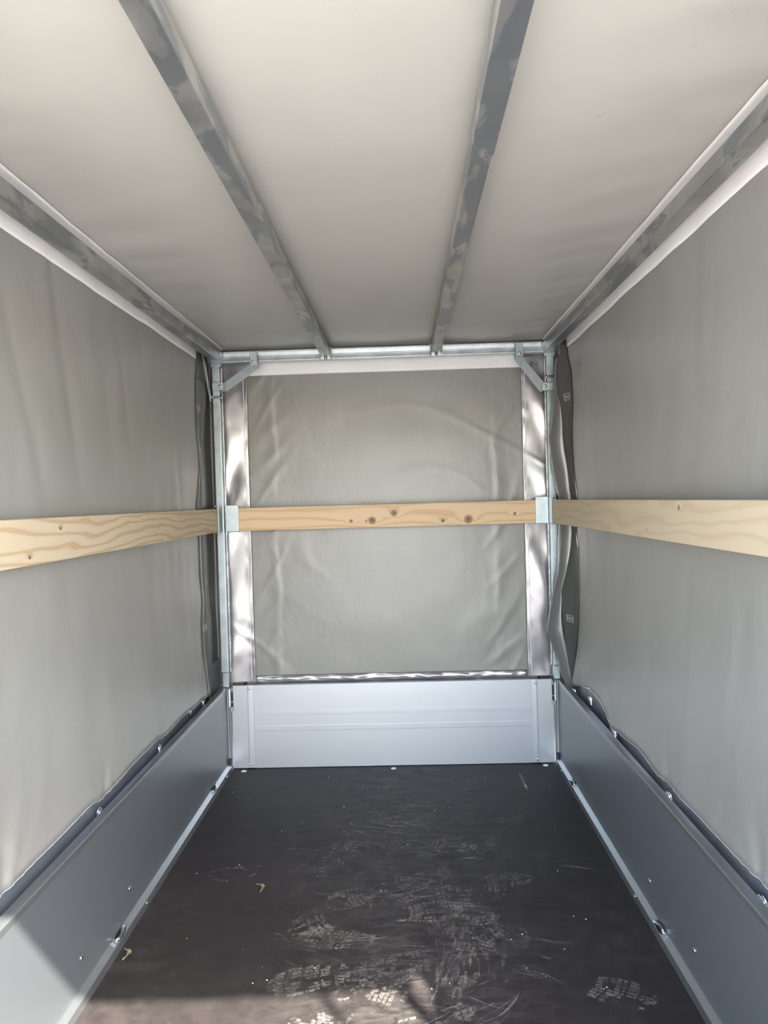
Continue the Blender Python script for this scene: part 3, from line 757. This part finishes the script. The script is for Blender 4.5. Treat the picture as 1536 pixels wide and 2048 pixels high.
def boot(cx, cy, ang, lo=0.0, hi=1.0, strength=0.7, keep=0.5, seed=0, L=0.275):
    rnd = random.Random(seed); ca, sa = math.cos(ang), math.sin(ang); quads = []
    def W(u, w): 
        x, y = (u - 0.5) * L, w
        x += 0.006 * math.sin(w * 30); 
        return (cx + x * ca - y * sa, cy + x * sa + y * ca)
    n = 21
    for i in range(n):
        u0 = i / n + 0.003; u1 = (i + 1) / n - 0.006 + 0.010 * math.sin(i * 2.3 + seed)
        if not (lo <= u0 <= hi): continue
        hw = half_w((u0 + u1) / 2)
        rows = [(-1.0, -0.76), (-0.70, -0.48), (-0.42, -0.22), (-0.17, 0.02), (0.07, 0.27), (0.33, 0.53), (0.59, 0.75), (0.80, 1.0)]
        for j, (a, b) in enumerate(rows):
            if 0.34 < u0 < 0.46 and j not in (0, 7): continue
            m = N(cx * 30 + u0 * 5, a * 2.2, seed * 3.3) * 0.5 + 0.5
            if m < 1 - keep: continue
            sk = 0.030 * (1 - abs(a + b) / 2) * (1 if u0 > 0.4 else -1)
            j_ = lambda: rnd.uniform(-0.0019, 0.0019)
            p = [W(u0 + sk, a * hw), W(u1 + sk, a * hw), W(u1 + sk * 0.9, b * hw), W(u0 + sk * 0.9, b * hw)]
            # chamfered lug
            e = []
            for k in range(4):
                q, r_ = p[k], p[(k + 1) % 4]
                e += [(q[0] + (r_[0] - q[0]) * 0.10 + j_(), q[1] + (r_[1] - q[1]) * 0.10 + j_()), (q[0] + (r_[0] - q[0]) * 0.90 + j_(), q[1] + (r_[1] - q[1]) * 0.90 + j_())]
            quads.append((e, strength * min(1.0, (0.35 + m)) * rnd.uniform(0.5, 1.0)))
    return quads
def strokes(cx, cy, ang, n, spread, lmin, lmax, w, strength, seed, fan=0.15):
    rnd = random.Random(seed); out = []
    for _ in range(n):
        a = ang + rnd.gauss(0, fan); l = rnd.uniform(lmin, lmax)
        x, y = cx + rnd.gauss(0, spread), cy + rnd.gauss(0, spread)
        ww = w * rnd.uniform(0.4, 1.2); dx, dy = math.cos(a), math.sin(a); bend = rnd.gauss(0, 0.05) * l
        pts = []
        for s_ in (1, -1):
            row = []
            for k in range(5):
                t = k / 4; q = math.sin(t * math.pi)
                row.append((x + dx * (t - .5) * l - dy * (bend * q + s_ * ww * (0.25 + q) * 0.5), y + dy * (t - .5) * l + dx * (bend * q + s_ * ww * (0.25 + q) * 0.5)))
            pts += row if s_ == 1 else row[::-1]
        out.append((pts, strength * rnd.uniform(0.35, 1.0)))
    return out
prints = [ # x, y, angle deg, lo, hi, strength, keep
 (-0.045, 1.56, 205, .42, 1, .50, .62), (0.055, 1.455, 8, .35, 1, .60, .68), (-0.085, 1.345, 168, .3, 1, .50, .66),
 (-0.130, 1.215, 195, .45, 1, .62, .62), (-0.105, 1.075, 250, .35, 1, .62, .58), (0.125, 1.83, 350, .45, 1, .58, .60),
 (-0.045, 1.80, 160, .3, 1, .42, .50), (-0.105, 1.90, 120, .4, 1, .36, .40), (0.165, 1.60, 280, .3, 1, .40, .52),
 (0.185, 1.40, 255, .3, 1, .42, .50), (0.255, 1.43, 300, .4, 1, .38, .46), (0.060, 1.26, 15, .0, .6, .34, .50),
 (0.145, 1.17, 70, .2, 1, .40, .48), (0.240, 1.26, 90, .2, .9, .30, .42), (0.445, 1.175, 334, .5, 1, .52, .60),
 (0.375, 1.255, 155, .3, .8, .36, .34), (0.335, 1.41, 40, .0, .35, .40, .52), (-0.020, 2.02, 10, .3, 1, .30, .46),
 (0.040, 2.14, 200, .3, 1, .26, .42), (-0.09, 2.25, 350, .2, 1, .22, .42), (0.10, 1.99, 175, .3, 1, .26, .44),
 (0.19, 1.06, 300, .3, 1, .42, .46), (0.10, 1.06, 20, .2, 1, .50, .42), (0.38, 1.60, 60, .3, .8, .18, .40), (-0.15, 1.66, 95, .5, 1, .18, .50)]
rp = random.Random(21)
for _ in range(30):
    yy = rp.uniform(1.02, 2.30); xx = rp.gauss(0.08 - 0.03 * (yy - 1.2), 0.15)
    lo_ = rp.choice((0.0, 0.3, 0.45, 0.6))
    prints.append((xx, yy, rp.choice((0, 180, 20, 200, 340, 160, 75, 260)) + rp.uniform(-18, 18), lo_, min(1, lo_ + rp.uniform(0.3, 0.6)), (0.46 if yy < 1.75 else 0.30) * rp.uniform(0.6, 1.1), rp.uniform(0.35, 0.6)))
for i, (x, y, a, lo, hi, s_, k) in enumerate(prints):
    q = boot(x, y, math.radians(a), lo, hi, s_, k, i + 1)
    if q: dust_obj('boot_print', [(p, min(1.0, a * 0.95)) for p, a in q], 'dusty boot tread print')
smears = [(-0.06, 1.34, 10, 14, .03, .03, .10, .004, .35), (0.05, 1.53, 25, 12, .05, .04, .16, .003, .38), (0.06, 1.30, 2, 12, .05, .05, .18, .003, .32),
 (0.15, 1.20, 75, 26, .035, .02, .07, .005, .34), (0.14, 1.62, 80, 16, .03, .03, .09, .005, .34), (0.10, 1.93, 170, 18, .05, .03, .12, .005, .26),
 (-0.03, 1.93, 160, 14, .06, .03, .12, .004, .26), (0.06, 2.10, 175, 18, .10, .03, .14, .005, .20), (0.24, 1.33, 100, 14, .04, .03, .09, .004, .28),
 (0.53, 1.70, 160, 8, .025, .02, .07, .005, .30), (0.40, 1.33, 172, 2, .004, .08, .12, .003, .45), (-0.165, 1.39, 118, 9, .012, .03, .08, .006, .30),
 (0.16, 1.09, 40, 18, .05, .03, .10, .004, .36), (0.37, 1.20, 160, 3, .012, .10, .16, .0022, .55), (0.30, 1.245, 158, 3, .010, .08, .14, .002, .45),
 (-0.01, 1.21, 12, 6, .03, .05, .14, .003, .40), (0.05, 2.32, 5, 16, .10, .04, .15, .005, .16), (0.22, 1.90, 0, 6, .05, .04, .10, .004, .2), (0.47, 1.30, 150, 5, .05, .03, .08, .003, .22)]
for _ in range(26):
    yy = rp.uniform(1.02, 2.40); xx = rp.gauss(0.08, 0.17)
    smears.append((xx, yy, rp.choice((0, 10, 170, 25, 155, 80)), rp.randint(5, 14), rp.uniform(.015, .05), .02, rp.uniform(.05, .13), rp.uniform(.002, .006), rp.uniform(.2, .42) * (1 if yy < 1.8 else 0.7)))
for i, (x, y, a, n, sp, l0, l1, w, s_) in enumerate(smears):
    dust_obj('dust_smear', strokes(x, y, math.radians(a), n, sp, l0, l1, w, s_ * 1.15, 40 + i), 'streaky smear of pale dust')
sc = strokes(-0.262, 1.48, math.radians(72), 1, 0.0, .62, .62, .0018, .55, 3, 0) + strokes(-0.265, 1.55, math.radians(74), 10, .012, .06, .18, .0012, .25, 5, .03)
dust_obj('scratch', sc, 'long thin scratch')
dust_obj('dust_smear', strokes(-0.195, 1.185, math.radians(80), 2, .006, .10, .13, .002, .4, 77, .02), 'pair of thin pale streaks')

def leaf(cx, cy, ang, s_, label):
    def fn(u, v):
        t = u; w = 0.0055 * math.sin(math.pi * min(1, t * 0.9 + 0.08)) * (1 + 0.4 * N(t * 6, 2, cx)); b = (v - 0.5) * 2
        x = (t - 0.5) * 0.05; y = 0.010 * math.cos((t - 0.45) * 4.2) + b * w
        z = 0.0022 + 0.004 * abs(b) * 0.6 + 0.003 * N(t * 5, b, 9)
        x, y = x * s_, y * s_
        return (cx + x * math.cos(ang) - y * math.sin(ang), cy + x * math.sin(ang) + y * math.cos(ang), max(0.0008, z))
    tag(MB().grid(fn, 14, 4, True).build('dry_leaf', LEAF, None, 0, 0.0006), label, 'leaf', 'dry leaf scraps')
leaf(-0.630, 1.297, math.radians(-70), 0.95, 'curled dry leaf scrap on the floor beside the left board')
leaf(-0.362, 1.588, math.radians(-62), 0.95, 'thin dry leaf scrap lying alone left of the footprints')
rg = random.Random(5)
spots = [(-0.29, 1.247), (-0.30, 1.19), (-0.27, 1.20), (-0.36, 1.94), (-0.17, 2.12), (-0.45, 1.72), (-0.30, 2.0), (0.10, 1.165), (0.30, 1.34), (0.33, 1.36), (0.48, 1.66), (0.31, 1.54), (0.27, 2.25), (0.42, 1.30), (0.50, 1.42), (0.52, 1.05), (-0.50, 1.36), (-0.05, 2.42), (0.2, 2.1), (-0.52, 2.2)]
m = MB()
for x, y in spots + [(rg.uniform(-0.6, 0.6), rg.uniform(1.0, 2.45)) for _ in range(22)]:
    r_ = rg.uniform(0.0010, 0.0023)
    m.add([(x + rg.uniform(.6, 1.2) * r_ * math.cos(t), y + rg.uniform(.6, 1.2) * r_ * math.sin(t), 0.0002) for t in [i * math.pi / 3 for i in range(6)]] + [(x + rg.uniform(-.3, .3) * r_, y, r_ * 0.9)],
          [(i, (i + 1) % 6, 6) for i in range(6)] + [(5, 4, 3, 2, 1, 0)])
go = m.build('grit', GRIT, fl, 0, 0, 'scattered pale grains of grit'); go['kind'] = 'stuff'
